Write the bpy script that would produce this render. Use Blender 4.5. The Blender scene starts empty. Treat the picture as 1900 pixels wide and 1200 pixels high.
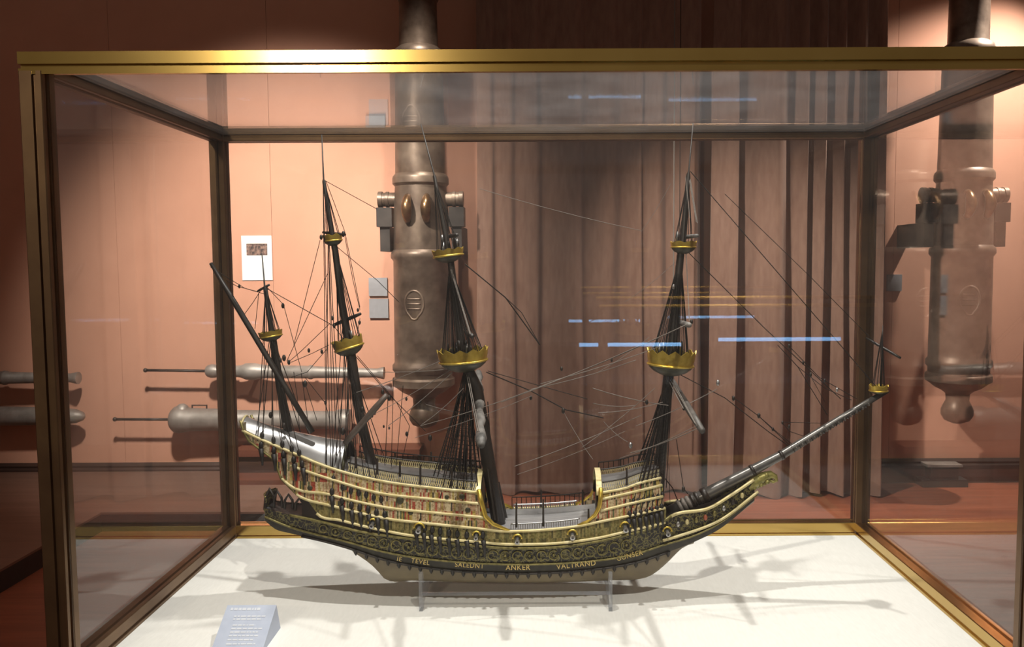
import bpy, math, random
from mathutils import Vector, Matrix

random.seed(7)
scene = bpy.context.scene
COL = scene.collection

# ------------------------------------------------------------------ camera
F, CX, CY = 1560.0, 1008.0, 600.0            # focal length and optical axis in pixels of the 1900x1200 frame
PITCH = math.atan(113.0 / F)
ROLL = math.radians(0.3)
EYE = Vector((0, 0, 1.55))
_f = Vector((0, math.cos(PITCH), -math.sin(PITCH)))
_r0 = Vector((1, 0, 0))
_u0 = Vector((0, math.sin(PITCH), math.cos(PITCH)))
_r = _r0 * math.cos(ROLL) - _u0 * math.sin(ROLL)
_u = _u0 * math.cos(ROLL) + _r0 * math.sin(ROLL)
cam_data = bpy.data.cameras.new('camera')
cam = bpy.data.objects.new('camera', cam_data)
COL.objects.link(cam)
cam_data.sensor_width = 36.0
cam_data.lens = F / 1900.0 * 36.0
cam_data.shift_x = -(CX - 950.0) / 1900.0
cam_data.clip_start = 0.05
M4 = Matrix((( _r.x, _u.x, -_f.x, EYE.x), (_r.y, _u.y, -_f.y, EYE.y), (_r.z, _u.z, -_f.z, EYE.z), (0, 0, 0, 1)))
cam.matrix_world = M4
scene.camera = cam

def ray(u, v):
    return _f + _r * ((u - CX) / F) + _u * ((CY - v) / F)
def at(u, v, Y):
    d = ray(u, v); return EYE + d * ((Y - EYE.y) / d.y)
def atz(u, v, Z):
    d = ray(u, v); return EYE + d * ((Z - EYE.z) / d.z)
def pxm(Y):                                   # metres per pixel at depth Y
    return Y / F

# ------------------------------------------------------------------ world, lights, exposure
scene.view_settings.view_transform = 'Standard'
scene.view_settings.look = 'None'
scene.view_settings.gamma = 1.0
scene.view_settings.exposure = 0.0
scene.view_settings.use_curve_mapping = False
scene.cycles.use_denoising = True
scene.cycles.max_bounces = 10
scene.cycles.transparent_max_bounces = 24
scene.cycles.caustics_reflective = False
scene.cycles.caustics_refractive = False
world = bpy.data.worlds.new('museum_ambient'); scene.world = world
world.use_nodes = True
bg = world.node_tree.nodes['Background']
bg.inputs[0].default_value = (0.9, 0.72, 0.6, 1)
bg.inputs[1].default_value = 0.13

def spot(name, loc, target, watts, size, blend, radius, color=(1, 0.92, 0.82)):
    L = bpy.data.lights.new(name, 'SPOT')
    L.energy = watts; L.spot_size = math.radians(size); L.spot_blend = blend
    L.shadow_soft_size = radius; L.color = color
    o = bpy.data.objects.new(name, L); COL.objects.link(o)
    o.location = loc
    d = Vector(target) - Vector(loc)
    o.rotation_euler = d.to_track_quat('-Z', 'Y').to_euler()
    return o
# ceiling spots: on the wall and its guns, over the case, behind the visitor
spot('wall_spot_offscreen', (-1.60, 3.1, 3.6), (-1.70, 5.8, 1.25), 1150, 62, 1.0, 0.10)
spot('cannon_spot_offscreen', (-0.55, 4.40, 3.9), (-0.80, 5.62, 1.25), 230, 54, 1.0, 0.04)
spot('curtain_spot_offscreen', (-0.35, 3.3, 3.5), (1.60, 5.5, 0.8), 720, 46, 1.0, 0.05)
spot('corner_spot_offscreen', (3.45, 5.15, 3.7), (2.2, 5.8, 0.9), 520, 84, 1.0, 0.05)
spot('case_spot_stern_offscreen', (-0.35, 1.28, 3.5), (-0.2, 1.7, 0.9), 190, 56, 0.7, 0.03, (1, 0.96, 0.90))
spot('case_spot_rear_offscreen', (0.75, 2.0, 3.5), (0.2, 1.7, 0.9), 190, 56, 0.7, 0.03, (1, 0.96, 0.90))
spot('case_spot_front_offscreen', (0.60, -0.15, 3.5), (0.15, 1.62, 1.0), 230, 40, 0.7, 0.03, (1, 0.95, 0.86))
spot('room_spot_offscreen', (-1.48, -3.0, 2.9), (-0.3, 1.5, 1.6), 190, 36, 0.9, 0.09, (1, 0.9, 0.72))
spot('table_spot_offscreen', (1.0, 0.35, 3.4), (0.45, -0.9, 1.4), 1100, 36, 0.8, 0.05, (1, 0.85, 0.65))

# ------------------------------------------------------------------ mesh helpers
def add_obj(name, verts, faces, mat=None, parent=None, smooth=False, flatang=None):
    o0 = parent_loc(parent)
    me = bpy.data.meshes.new(name)
    me.from_pydata([tuple(Vector(v) - o0) for v in verts], [], faces)
    me.update()
    if smooth:
        me.polygons.foreach_set('use_smooth', [True] * len(me.polygons))
        if flatang:
            me.set_sharp_from_angle(angle=math.radians(flatang))
    o = bpy.data.objects.new(name, me); COL.objects.link(o)
    if mat: me.materials.append(mat)
    if parent: o.parent = parent
    return o
def parent_loc(p):
    l = Vector((0, 0, 0))
    while p is not None:
        l += p.location; p = p.parent
    return l
def tag(o, label, cat, group=None, kind=None):
    o['label'] = label; o['category'] = cat
    if group: o['group'] = group
    if kind: o['kind'] = kind
    return o
def thing(name, loc, label, cat, group=None):
    o = bpy.data.objects.new(name, None); COL.objects.link(o); o.location = loc
    o.empty_display_size = 0.1
    return tag(o, label, cat, group)
def struct(o):
    o['kind'] = 'structure'; return o
class MB:
    def __init__(s): s.v = []; s.f = []
    def add(s, v, f):
        n = len(s.v); s.v += [Vector(p) for p in v]; s.f += [[i + n for i in q] for q in f]; return s
    def box(s, a, b):
        x0, y0, z0 = a; x1, y1, z1 = b
        v = [(x0,y0,z0),(x1,y0,z0),(x1,y1,z0),(x0,y1,z0),(x0,y0,z1),(x1,y0,z1),(x1,y1,z1),(x0,y1,z1)]
        return s.add(v, [[0,3,2,1],[4,5,6,7],[0,1,5,4],[1,2,6,5],[2,3,7,6],[3,0,4,7]])
    def tube(s, pts, radii, n=8, cap=True):
        pts = [Vector(p) for p in pts]
        if not hasattr(radii, '__len__'): radii = [radii] * len(pts)
        ref = None; rings = []; v = []; f = []
        for i, p in enumerate(pts):
            t = (pts[min(i+1, len(pts)-1)] - pts[max(i-1, 0)])
            t = t.normalized() if t.length > 1e-9 else Vector((0,0,1))
            if ref is None:
                ref = t.cross(Vector((0,0,1)))
                if ref.length < 0.05: ref = t.cross(Vector((1,0,0)))
            a = (ref - t * ref.dot(t)).normalized(); b = t.cross(a); ref = a
            for k in range(n):
                th = 2 * math.pi * k / n
                v.append(p + (a * math.cos(th) + b * math.sin(th)) * radii[i])
        for i in range(len(pts) - 1):
            for k in range(n):
                k2 = (k + 1) % n
                f.append([i*n+k, i*n+k2, (i+1)*n+k2, (i+1)*n+k])
        if cap:
            f.append(list(range(n))[::-1]); f.append([(len(pts)-1)*n + k for k in range(n)])
        return s.add(v, f)
    def sphere(s, c, r, nu=8, nv=5, sc=(1,1,1)):
        c = Vector(c); v = [c + Vector((0,0,r*sc[2]))]; f = []
        for i in range(1, nv):
            ph = math.pi * i / nv
            for k in range(nu):
                th = 2*math.pi*k/nu
                v.append(c + Vector((r*sc[0]*math.sin(ph)*math.cos(th), r*sc[1]*math.sin(ph)*math.sin(th), r*sc[2]*math.cos(ph))))
        v.append(c - Vector((0,0,r*sc[2]))); L = len(v) - 1
        for k in range(nu):
            f.append([0, 1+k, 1+(k+1)%nu])
            f.append([L, 1+(nv-2)*nu+(k+1)%nu, 1+(nv-2)*nu+k])
        for i in range(nv-2):
            for k in range(nu):
                f.append([1+i*nu+k, 1+(i+1)*nu+k, 1+(i+1)*nu+(k+1)%nu, 1+i*nu+(k+1)%nu])
        return s.add(v, f)
    def grid(s, rows):
        m = len(rows[0]); v = [p for r in rows for p in r]; f = []
        for i in range(len(rows)-1):
            for j in range(m-1):
                f.append([i*m+j, i*m+j+1, (i+1)*m+j+1, (i+1)*m+j])
        return s.add(v, f)
    def solid(s, rows, off):                  # a grid with thickness: off(i, j) -> Vector
        m = len(rows[0]); n = len(rows)
        back = [[Vector(rows[i][j]) + off(i, j) for j in range(m)] for i in range(n)]
        s.grid(rows); s.grid([r[::-1] for r in back])
        def edge(a, b):
            for k in range(len(a)-1): s.add([a[k], b[k], b[k+1], a[k+1]], [[0,1,2,3]])
        edge(rows[0], back[0]); edge(rows[-1], back[-1])
        edge([r[0] for r in rows], [r[0] for r in back]); edge([r[-1] for r in rows], [r[-1] for r in back])
        return s
    def build(s, name, mat, parent=None, smooth=False, flatang=None):
        return add_obj(name, s.v, s.f, mat, parent, smooth, flatang)
def interp(tab):
    us = [p[0] for p in tab]; vs = [p[1] for p in tab]; n = len(tab); m = []
    for i in range(n):
        if i == 0: m.append((vs[1]-vs[0])/(us[1]-us[0]))
        elif i == n-1: m.append((vs[-1]-vs[-2])/(us[-1]-us[-2]))
        else:
            a = (vs[i]-vs[i-1])/(us[i]-us[i-1]); b = (vs[i+1]-vs[i])/(us[i+1]-us[i])
            m.append(0 if a*b < 0 else (a+b)/2)
    def g(u):
        if u <= us[0]: return vs[0] + m[0]*(u-us[0])
        if u >= us[-1]: return vs[-1] + m[-1]*(u-us[-1])
        i = max(k for k in range(n) if us[k] <= u); i = min(i, n-2)
        h = us[i+1]-us[i]; t = (u-us[i])/h
        return ((2*t**3-3*t**2+1)*vs[i] + (t**3-2*t**2+t)*h*m[i] + (-2*t**3+3*t**2)*vs[i+1] + (t**3-t**2)*h*m[i+1])
    return g
def lathe(prof, origin, axis, n=24):          # prof: list of (distance along axis, radius)
    axis = Vector(axis).normalized(); a = axis.cross(Vector((0,1,0.01))).normalized(); b = axis.cross(a)
    v = []; f = []
    for d, r in prof:
        for k in range(n):
            th = 2*math.pi*k/n
            v.append(Vector(origin) + axis*d + (a*math.cos(th) + b*math.sin(th))*max(r, 1e-4))
    for i in range(len(prof)-1):
        for k in range(n):
            f.append([i*n+k, i*n+(k+1)%n, (i+1)*n+(k+1)%n, (i+1)*n+k])
    f.append(list(range(n))[::-1]); f.append([(len(prof)-1)*n+k for k in range(n)])
    return MB().add(v, f)

# ------------------------------------------------------------------ materials
def new_mat(name):
    m = bpy.data.materials.new(name); m.use_nodes = True
    nt = m.node_tree; nt.nodes.clear()
    out = nt.nodes.new('ShaderNodeOutputMaterial'); p = nt.nodes.new('ShaderNodeBsdfPrincipled')
    nt.links.new(p.outputs[0], out.inputs[0])
    return m, nt, p, out
def coord(nt, scale=(1,1,1)):
    t = nt.nodes.new('ShaderNodeTexCoord'); mp = nt.nodes.new('ShaderNodeMapping')
    mp.inputs['Scale'].default_value = scale
    nt.links.new(t.outputs['Object'], mp.inputs[0]); return mp.outputs[0]
def noise(nt, vec, scale, detail=4, rough=0.55):
    n = nt.nodes.new('ShaderNodeTexNoise'); n.inputs['Scale'].default_value = scale
    n.inputs['Detail'].default_value = detail; n.inputs['Roughness'].default_value = rough
    nt.links.new(vec, n.inputs['Vector']); return n.outputs['Fac']
def ramp(nt, fac, stops, const=False):
    r = nt.nodes.new('ShaderNodeValToRGB')
    if const: r.color_ramp.interpolation = 'CONSTANT'
    e = r.color_ramp.elements
    while len(e) < len(stops): e.new(0.5)
    for k, (p, c) in enumerate(stops):
        e[k].position = p; e[k].color = (*c, 1)
    nt.links.new(fac, r.inputs[0]); return r.outputs[0]
def bump(nt, fac, p, strength, dist=0.002):
    b = nt.nodes.new('ShaderNodeBump'); b.inputs['Strength'].default_value = strength
    b.inputs['Distance'].default_value = dist
    nt.links.new(fac, b.inputs['Height']); nt.links.new(b.outputs[0], p.inputs['Normal'])
def mottled(name, c1, c2, scale=8, rough=0.6, metal=0.0, bmp=0.0, stretch=(1,1,1), spec=0.5, lo=0.3, hi=0.7, bd=0.002):
    m, nt, p, out = new_mat(name)
    vec = coord(nt, stretch); n = noise(nt, vec, scale)
    nt.links.new(ramp(nt, n, [(lo, c1), (hi, c2)]), p.inputs['Base Color'])
    p.inputs['Roughness'].default_value = rough; p.inputs['Metallic'].default_value = metal
    p.inputs['Specular IOR Level'].default_value = spec
    if bmp: bump(nt, n, p, bmp, bd)
    return m
WALL = mottled('salmon_wall', (0.58,0.300,0.205), (0.63,0.330,0.228), 3, 0.85, bmp=0.05, spec=0.2)
SKIRT = mottled('dark_skirting', (0.035,0.02,0.016), (0.07,0.035,0.025), 6, 0.45, stretch=(0.3,4,4))
FLOOR = mottled('red_parquet', (0.20,0.058,0.028), (0.33,0.10,0.05), 5, 0.42, stretch=(0.4,5,1))
PLATTOP = mottled('brown_boards', (0.15,0.085,0.06), (0.20,0.115,0.085), 5, 0.5, stretch=(0.4,5,1))
BLACK = mottled('black_paint', (0.010,0.009,0.008), (0.018,0.015,0.013), 10, 0.5)
CURT = mottled('brown_velvet', (0.215,0.122,0.090), (0.275,0.165,0.122), 30, 0.95, spec=0.1, stretch=(1,1,0.25), bmp=0.15)
try:
    CURT.node_tree.nodes['Principled BSDF'].inputs['Sheen Weight'].default_value = 0.25
except Exception: pass
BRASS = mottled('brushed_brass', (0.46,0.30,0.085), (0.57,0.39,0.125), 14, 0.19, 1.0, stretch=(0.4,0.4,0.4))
SHADEBRASS = mottled('shaded_brass', (0.15,0.088,0.05), (0.21,0.128,0.068), 14, 0.40, 0.9)  # shaded copy of the brass: dark reflections put into the colour
BASE = mottled('white_linen', (0.74,0.735,0.70), (0.80,0.795,0.76), 240, 0.9, spec=0.1, stretch=(1,0.2,1), bmp=0.04, bd=0.0005)
BRONZE = mottled('cannon_bronze', (0.10,0.068,0.050), (0.27,0.20,0.15), 7, 0.42, 0.5, bmp=0.35, lo=0.35, hi=0.75, bd=0.006)
IRON = mottled('grey_gun_iron', (0.20,0.18,0.16), (0.38,0.35,0.32), 9, 0.5, 0.4, bmp=0.25, bd=0.004)
DARKIRON = mottled('dark_iron', (0.028,0.024,0.022), (0.06,0.05,0.045), 12, 0.5, 0.5)
GREYLAB = mottled('grey_label', (0.28,0.28,0.30), (0.32,0.32,0.345), 40, 0.6)
WHITEP = mottled('white_card', (0.86,0.86,0.84), (0.9,0.9,0.88), 40, 0.7)
CARD = mottled('blue_grey_card', (0.42,0.47,0.59), (0.47,0.52,0.64), 60, 0.6)
CARDTEXT = mottled('pale_print', (0.58,0.61,0.68), (0.66,0.69,0.74), 60, 0.6)
PHOTO = mottled('dark_photo_print', (0.05,0.035,0.035), (0.32,0.20,0.16), 45, 0.5, lo=0.42, hi=0.62)
# ship
DWOOD = mottled('dark_mast_wood', (0.010,0.0075,0.006), (0.028,0.020,0.015), 60, 0.45, stretch=(1,1,0.2))
ROPE = mottled('tarred_rope', (0.010,0.008,0.007), (0.026,0.021,0.018), 300, 0.75, spec=0.2)
PALEROPE = mottled('grey_rope', (0.13,0.112,0.10), (0.21,0.185,0.165), 300, 0.7, spec=0.2)
GOLD = mottled('gilded_metal', (0.58,0.40,0.06), (0.80,0.60,0.13), 90, 0.34, 0.75, bmp=0.2, bd=0.0006)
CREAM = mottled('gilt_cream_moulding', (0.56,0.46,0.19), (0.74,0.65,0.38), 60, 0.42, 0.15)
OLIVE = mottled('olive_gilding', (0.10,0.09,0.028), (0.30,0.25,0.085), 120, 0.42, 0.4)
SHEENSILVER = mottled('silver_with_sheen', (0.42,0.42,0.44), (0.66,0.66,0.68), 40, 0.30, 0.6, stretch=(0.3,3,1))  # lighter copy of the silver: the deck's shine put into the colour
SILVER = mottled('silver_roof', (0.33,0.33,0.335), (0.48,0.475,0.48), 25, 0.30, 0.75)
KEEL = mottled('brown_keel_paint', (0.135,0.105,0.065), (0.22,0.175,0.10), 22, 0.5)
TOPBOWL = mottled('dark_olive_bowl', (0.022,0.022,0.012), (0.07,0.065,0.03), 60, 0.45)
def painted(name, freq, cols, zf=0):
    m, nt, p, out = new_mat(name)
    t = nt.nodes.new('ShaderNodeTexCoord')
    sx = nt.nodes.new('ShaderNodeSeparateXYZ'); nt.links.new(t.outputs['Object'], sx.inputs[0])
    mul = nt.nodes.new('ShaderNodeMath'); mul.operation = 'MULTIPLY'; mul.inputs[1].default_value = freq
    nt.links.new(sx.outputs[0], mul.inputs[0])
    fl = nt.nodes.new('ShaderNodeMath'); fl.operation = 'FLOOR'; nt.links.new(mul.outputs[0], fl.inputs[0])
    m2 = nt.nodes.new('ShaderNodeMath'); m2.operation = 'MULTIPLY'; m2.inputs[1].default_value = 55.0
    nt.links.new(sx.outputs[2], m2.inputs[0])
    f2 = nt.nodes.new('ShaderNodeMath'); f2.operation = 'FLOOR'; nt.links.new(m2.outputs[0], f2.inputs[0])
    cb = nt.nodes.new('ShaderNodeCombineXYZ'); nt.links.new(fl.outputs[0], cb.inputs[0]); nt.links.new(f2.outputs[0], cb.inputs[1])
    w = nt.nodes.new('ShaderNodeTexWhiteNoise'); w.noise_dimensions = '2D'; nt.links.new(cb.outputs[0], w.inputs['Vector'])
    base = ramp(nt, w.outputs['Value'], cols, True)
    n = noise(nt, t.outputs['Object'], 260, 3)
    dirt = ramp(nt, n, [(0.34, (0.42,0.34,0.20)), (0.56, (1,1,1))])
    mx = nt.nodes.new('ShaderNodeMix'); mx.data_type = 'RGBA'; mx.blend_type = 'MULTIPLY'; mx.inputs[0].default_value = 0.85
    nt.links.new(base, mx.inputs[6]); nt.links.new(dirt, mx.inputs[7])
    nt.links.new(mx.outputs[2], p.inputs['Base Color'])
    p.inputs['Roughness'].default_value = 0.45
    return m
RED, CRM, GRN, TAN, GLD, DRK = (0.44,0.085,0.05), (0.66,0.54,0.34), (0.13,0.15,0.065), (0.52,0.33,0.20), (0.50,0.38,0.11), (0.06,0.05,0.035)
PANEL = painted('painted_figures', 330.0, [(0,TAN),(0.24,RED),(0.38,CRM),(0.62,GLD),(0.80,GRN),(0.87,CRM),(0.96,DRK)])
PANELG = painted('painted_scrolls', 300.0, [(0,(0.26,0.22,0.08)),(0.3,(0.20,0.18,0.06)),(0.5,(0.32,0.26,0.10)),(0.75,(0.14,0.13,0.05)),(0.9,(0.09,0.08,0.03))])
def carved(name):
    m, nt, p, out = new_mat(name)
    vec = coord(nt, (1,0.4,1))
    vo = nt.nodes.new('ShaderNodeTexVoronoi'); vo.feature = 'DISTANCE_TO_EDGE'; vo.inputs['Scale'].default_value = 85
    n0 = nt.nodes.new('ShaderNodeTexNoise'); n0.inputs['Scale'].default_value = 60
    nt.links.new(vec, n0.inputs['Vector'])
    add = nt.nodes.new('ShaderNodeMix'); add.data_type = 'RGBA'; add.blend_type = 'LINEAR_LIGHT'; add.inputs[0].default_value = 0.02
    nt.links.new(vec, add.inputs[6]); nt.links.new(n0.outputs['Color'], add.inputs[7])
    nt.links.new(add.outputs[2], vo.inputs['Vector'])
    c = ramp(nt, vo.outputs['Distance'], [(0.025, (0.17,0.145,0.05)), (0.075, (0.060,0.054,0.022)), (0.15, (0.012,0.010,0.010))])
    nt.links.new(c, p.inputs['Base Color']); p.inputs['Roughness'].default_value = 0.4
    p.inputs['Metallic'].default_value = 0.25
    bump(nt, vo.outputs['Distance'], p, -0.5, 0.002)
    return m
CARVED = carved('carved_gilt_frieze')
def glassmat(name, tint=(1,1,1), dust=0.0, ior=1.5, dustcol=(0.8,0.82,0.85)):
    m, nt, p, out = new_mat(name); nt.nodes.remove(p)
    tr = nt.nodes.new('ShaderNodeBsdfTransparent'); tr.inputs[0].default_value = (*tint, 1)
    gl = nt.nodes.new('ShaderNodeBsdfGlossy'); gl.inputs['Roughness'].default_value = 0.0
    geo = nt.nodes.new('ShaderNodeNewGeometry')
    mr = nt.nodes.new('ShaderNodeMapRange')   # both faces of the thin pane reflect alike
    mr.inputs['To Min'].default_value = ior; mr.inputs['To Max'].default_value = 1/ior
    nt.links.new(geo.outputs['Backfacing'], mr.inputs['Value'])
    fr = nt.nodes.new('ShaderNodeFresnel'); nt.links.new(mr.outputs[0], fr.inputs['IOR'])
    mx = nt.nodes.new('ShaderNodeMixShader'); nt.links.new(fr.outputs[0], mx.inputs[0])
    nt.links.new(tr.outputs[0], mx.inputs[1]); nt.links.new(gl.outputs[0], mx.inputs[2])
    last = mx.outputs[0]
    if dust:
        df = nt.nodes.new('ShaderNodeBsdfTranslucent'); df.inputs[0].default_value = (*dustcol, 1)
        d2 = nt.nodes.new('ShaderNodeBsdfDiffuse'); d2.inputs[0].default_value = (*dustcol, 1)
        dm = nt.nodes.new('ShaderNodeMixShader'); nt.links.new(df.outputs[0], dm.inputs[1]); nt.links.new(d2.outputs[0], dm.inputs[2])
        vec = coord(nt); n = noise(nt, vec, 9, 6, 0.6)
        mr2 = nt.nodes.new('ShaderNodeMapRange'); nt.links.new(n, mr2.inputs['Value'])
        mr2.inputs['From Min'].default_value = 0.3; mr2.inputs['From Max'].default_value = 0.75
        mr2.inputs['To Min'].default_value = dust*0.5; mr2.inputs['To Max'].default_value = dust*1.5
        m3 = nt.nodes.new('ShaderNodeMixShader'); nt.links.new(mr2.outputs[0], m3.inputs[0])
        nt.links.new(last, m3.inputs[1]); nt.links.new(dm.outputs[0], m3.inputs[2]); last = m3.outputs[0]
    nt.links.new(last, out.inputs[0])
    return m
GLASS = glassmat('clear_glass', (0.985,0.985,0.98), 0.010)
TOPGLASS = glassmat('dusty_top_glass', (0.985,0.985,0.98), 0.035)
ACRYL = glassmat('clear_acrylic', (0.95,0.96,0.98), 0.14, 1.49, (0.80,0.83,0.90))
def emit(name, col, s):
    m, nt, p, out = new_mat(name)
    p.inputs['Base Color'].default_value = (*col, 1); p.inputs['Emission Color'].default_value = (*col, 1)
    p.inputs['Emission Strength'].default_value = s
    return m

# ------------------------------------------------------------------ the room
YW = 5.80
fl = struct(MB().box((-5, -4.5, -0.06), (5, YW + 0.1, 0)).build('floor', FLOOR))
wb = struct(MB().box((-5, YW + 0.012, 0), (5, YW + 0.12, 3.9)).build('wall_back', WALL))
struct(MB().box((-5.1, -1.0, 0), (-5, YW + 0.12, 3.9)).build('wall_left', WALL))
struct(MB().box((5, -1.0, 0), (5.1, YW + 0.12, 3.9)).build('wall_right', WALL))
pw = 287 * pxm(YW); x0 = at(215, 400, YW).x
pan_me = None
for k in range(-3, 7):
    xa, xb = x0 + k*pw, x0 + (k+1)*pw - 0.002
    xa, xb = max(xa, -5), min(xb, 5)
    if xb - xa < 0.02: continue
    MB().box((xa, YW, 0), (xb, YW + 0.012, 3.9)).build('panel', WALL, wb)
zs = at(1700, 850, YW).z
def skirting(xa, xb, name):
    y = YW; m = MB()
    prof = [(0, 0.0), (0.022, 0.0), (0.022, zs*0.72), (0.014, zs*0.80), (0.018, zs*0.88), (0.006, zs), (0, zs)]
    v = [(xa, y - d, z) for d, z in prof] + [(xb, y - d, z) for d, z in prof]; n = len(prof)
    f = [[i, (i+1)%n, n+(i+1)%n, n+i] for i in range(n)] + [list(range(n))[::-1], list(range(n, 2*n))]
    return struct(m.add(v, f).build(name, SKIRT))
skirting(-5, 5, 'baseboard_back')
# low exhibition platform, an L along the wall
py = atz(300, 985, 0).y; pz = at(300, 950, py).z; pcx = atz(190, 985, 0).x; pxr = at(830, 985, py).x
plat = thing('display_platform', (pcx, py, 0), 'low L-shaped floor platform with brown boards and black edge along the wall', 'platform')
MB().box((-5, py, 0), (pxr, YW - 0.024, pz - 0.012)).build('riser', BLACK, plat)
MB().box((-5, 2.9, 0), (pcx, py, pz - 0.012)).build('riser', BLACK, plat)
MB().box((-5, py, pz - 0.012), (pxr, YW - 0.024, pz)).build('platform_top', PLATTOP, plat)
MB().box((-5, 2.9, pz - 0.012), (pcx, py, pz)).build('platform_top', PLATTOP, plat)
# stepped wooden bench seen behind the stern
bx0 = at(426, 850, 5.5).x; bx1 = at(770, 850, 5.5).x
REDW = mottled('red_brown_wood', (0.10,0.034,0.020), (0.17,0.058,0.034), 6, 0.45, stretch=(0.4,4,4))
ben = thing('wall_bench', ((bx0+bx1)/2, 5.5, pz), 'stepped red-brown wooden bench standing on the platform against the wall', 'bench')
zt1 = at(480, 832, 5.62).z; zt2 = at(480, 891, 5.40).z
MB().box((bx0, 5.42, pz), (bx1, 5.775, zt2 - 0.03)).build('lower_step', REDW, ben)
MB().box((bx0, 5.40, zt2 - 0.03), (bx1 + 0.02, 5.775, zt2)).build('ledge', REDW, ben)
MB().box((bx0, 5.60, zt2), (bx1, 5.775, zt1 - 0.045)).build('back_panel', SKIRT, ben)
MB().box((bx0, 5.57, zt1 - 0.045), (bx1 + 0.02, 5.775, zt1)).build('top_board', REDW, ben)

# ------------------------------------------------------------------ curtains
def curtain(name, folds, ends, label, base_y, seed, spread, depth):
    rnd = random.Random(seed)
    prof = []
    for a, b in folds:
        amp = 0.050 + 0.0016 * (b - a)
        amp = min(amp, 0.17) * rnd.uniform(0.85, 1.1) * depth
        pk = rnd.uniform(0.62, 0.84)               # each pleat swells slowly and falls back steeply
        for t in (0, 0.12, 0.25, 0.38, 0.5, 0.6, 0.7, 0.78, 0.85, 0.91, 0.96):
            q = t/pk if t < pk else 1 - (t - pk)/(1.02 - pk)
            prof.append((a + (b - a)*t, -amp * (0.5 - 0.5*math.cos(math.pi*q))))
    cu = (ends[0] + ends[1]) / 2
    zs_ = [3.75, 3.2, 2.8, 2.4, 2.0, 1.6, 1.2, 0.8, 0.5, 0.3, 0.15, 0.07, 0.012]
    rows = []
    for z in zs_:
        t = 1 - z / 3.75; row = []
        for k, (u, d) in enumerate(prof):
            uu = u + spread * (u - cu) * (t - 0.3) + 3.0*math.sin(u*0.05 + t*5.0)*t
            x = at(uu, 300, base_y).x
            dd = d * (0.75 + 0.5*t)
            yy = base_y + dd + 0.012*math.sin(u*0.09 + t*7 + seed)*t
            zz = z + (0.016*math.sin(u*0.045 + seed) if z < 0.05 else 0)
            row.append(Vector((x, yy, max(zz, 0.004))))
        rows.append(row)
    m = MB().solid(rows, lambda i, j: Vector((0, 0.006, 0)))
    o = m.build(name, CURT, None, True, 60)
    return tag(o, label, 'curtain', 'brown curtains')
curtain('curtain', [(885,921),(924,959),(962,1008),(1011,1087),(1090,1156),(1176,1194),(1197,1236),(1246,1302)], (885,1308),
        'dull brown floor-length curtain hanging beside the upright cannon', 5.56, 1, 0.03, 0.40)
curtain('curtain', [(1322,1372),(1402,1466),(1470,1498),(1503,1534),(1542,1568),(1573,1609),(1612,1643)], (1312,1645),
        'lit tan-brown floor-length curtain with sharp folds beside the grey wall label', 5.50, 2, 0.06, 0.72)
# pull cords hanging before the curtain
for dx in (0, 11):
    xk = at(1250 + dx, 300, 5.2)
    tag(MB().tube([(xk.x, 5.2, 3.85), (xk.x + 0.004, 5.2, 0.7)], 0.004 if dx == 0 else 0.0025, 6).build('hanging_cord', PALEROPE if dx == 0 else ROPE),
        'pale thin cord hanging straight down before the brown curtain' if dx == 0 else 'dark thin cord hanging straight down beside the pale cord', 'cord')

# ------------------------------------------------------------------ wall labels
def wall_plate(name, u0, v0, u1, v1, th, mat, label, cat, group=None):
    a = at(u0, v1, YW - th); b = at(u1, v0, YW - th)
    m = MB().box((a.x, YW - th, a.z), (b.x, YW, b.z))
    return tag(m.build(name, mat), label, cat, group)
ip = at(450, 520, YW-0.006); iq = at(503.5, 437, YW-0.006)
info = thing('info_panel', ((ip.x+iq.x)/2, YW-0.004, ip.z), 'white information sheet with a dark photograph on the salmon wall', 'sign')
MB().box((ip.x, YW-0.007, ip.z), (iq.x, YW, iq.z)).build('sheet', WHITEP, info)
a = at(457.5, 473.5, YW-0.009); b = at(495.5, 451.5, YW-0.009)
MB().box((a.x, YW-0.0085, a.z), (b.x, YW-0.006, b.z)).build('picture', PHOTO, info)
wall_plate('wall_label', 685, 184, 719, 232, 0.02, GREYLAB, 'grey square wall label highest up beside the cannon muzzle', 'label')
wall_plate('wall_label', 684.5, 515, 718, 549, 0.02, GREYLAB, 'upper of two stacked grey wall labels left of the cannon breech', 'label')
wall_plate('wall_label', 685.5, 554, 720, 590, 0.02, GREYLAB, 'lower of two stacked grey wall labels left of the cannon breech', 'label')
wall_plate('wall_label', 1646.5, 509, 1674, 540, 0.02, GREYLAB, 'lone grey wall label between the curtain edge and the dark cannon', 'label')

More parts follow.
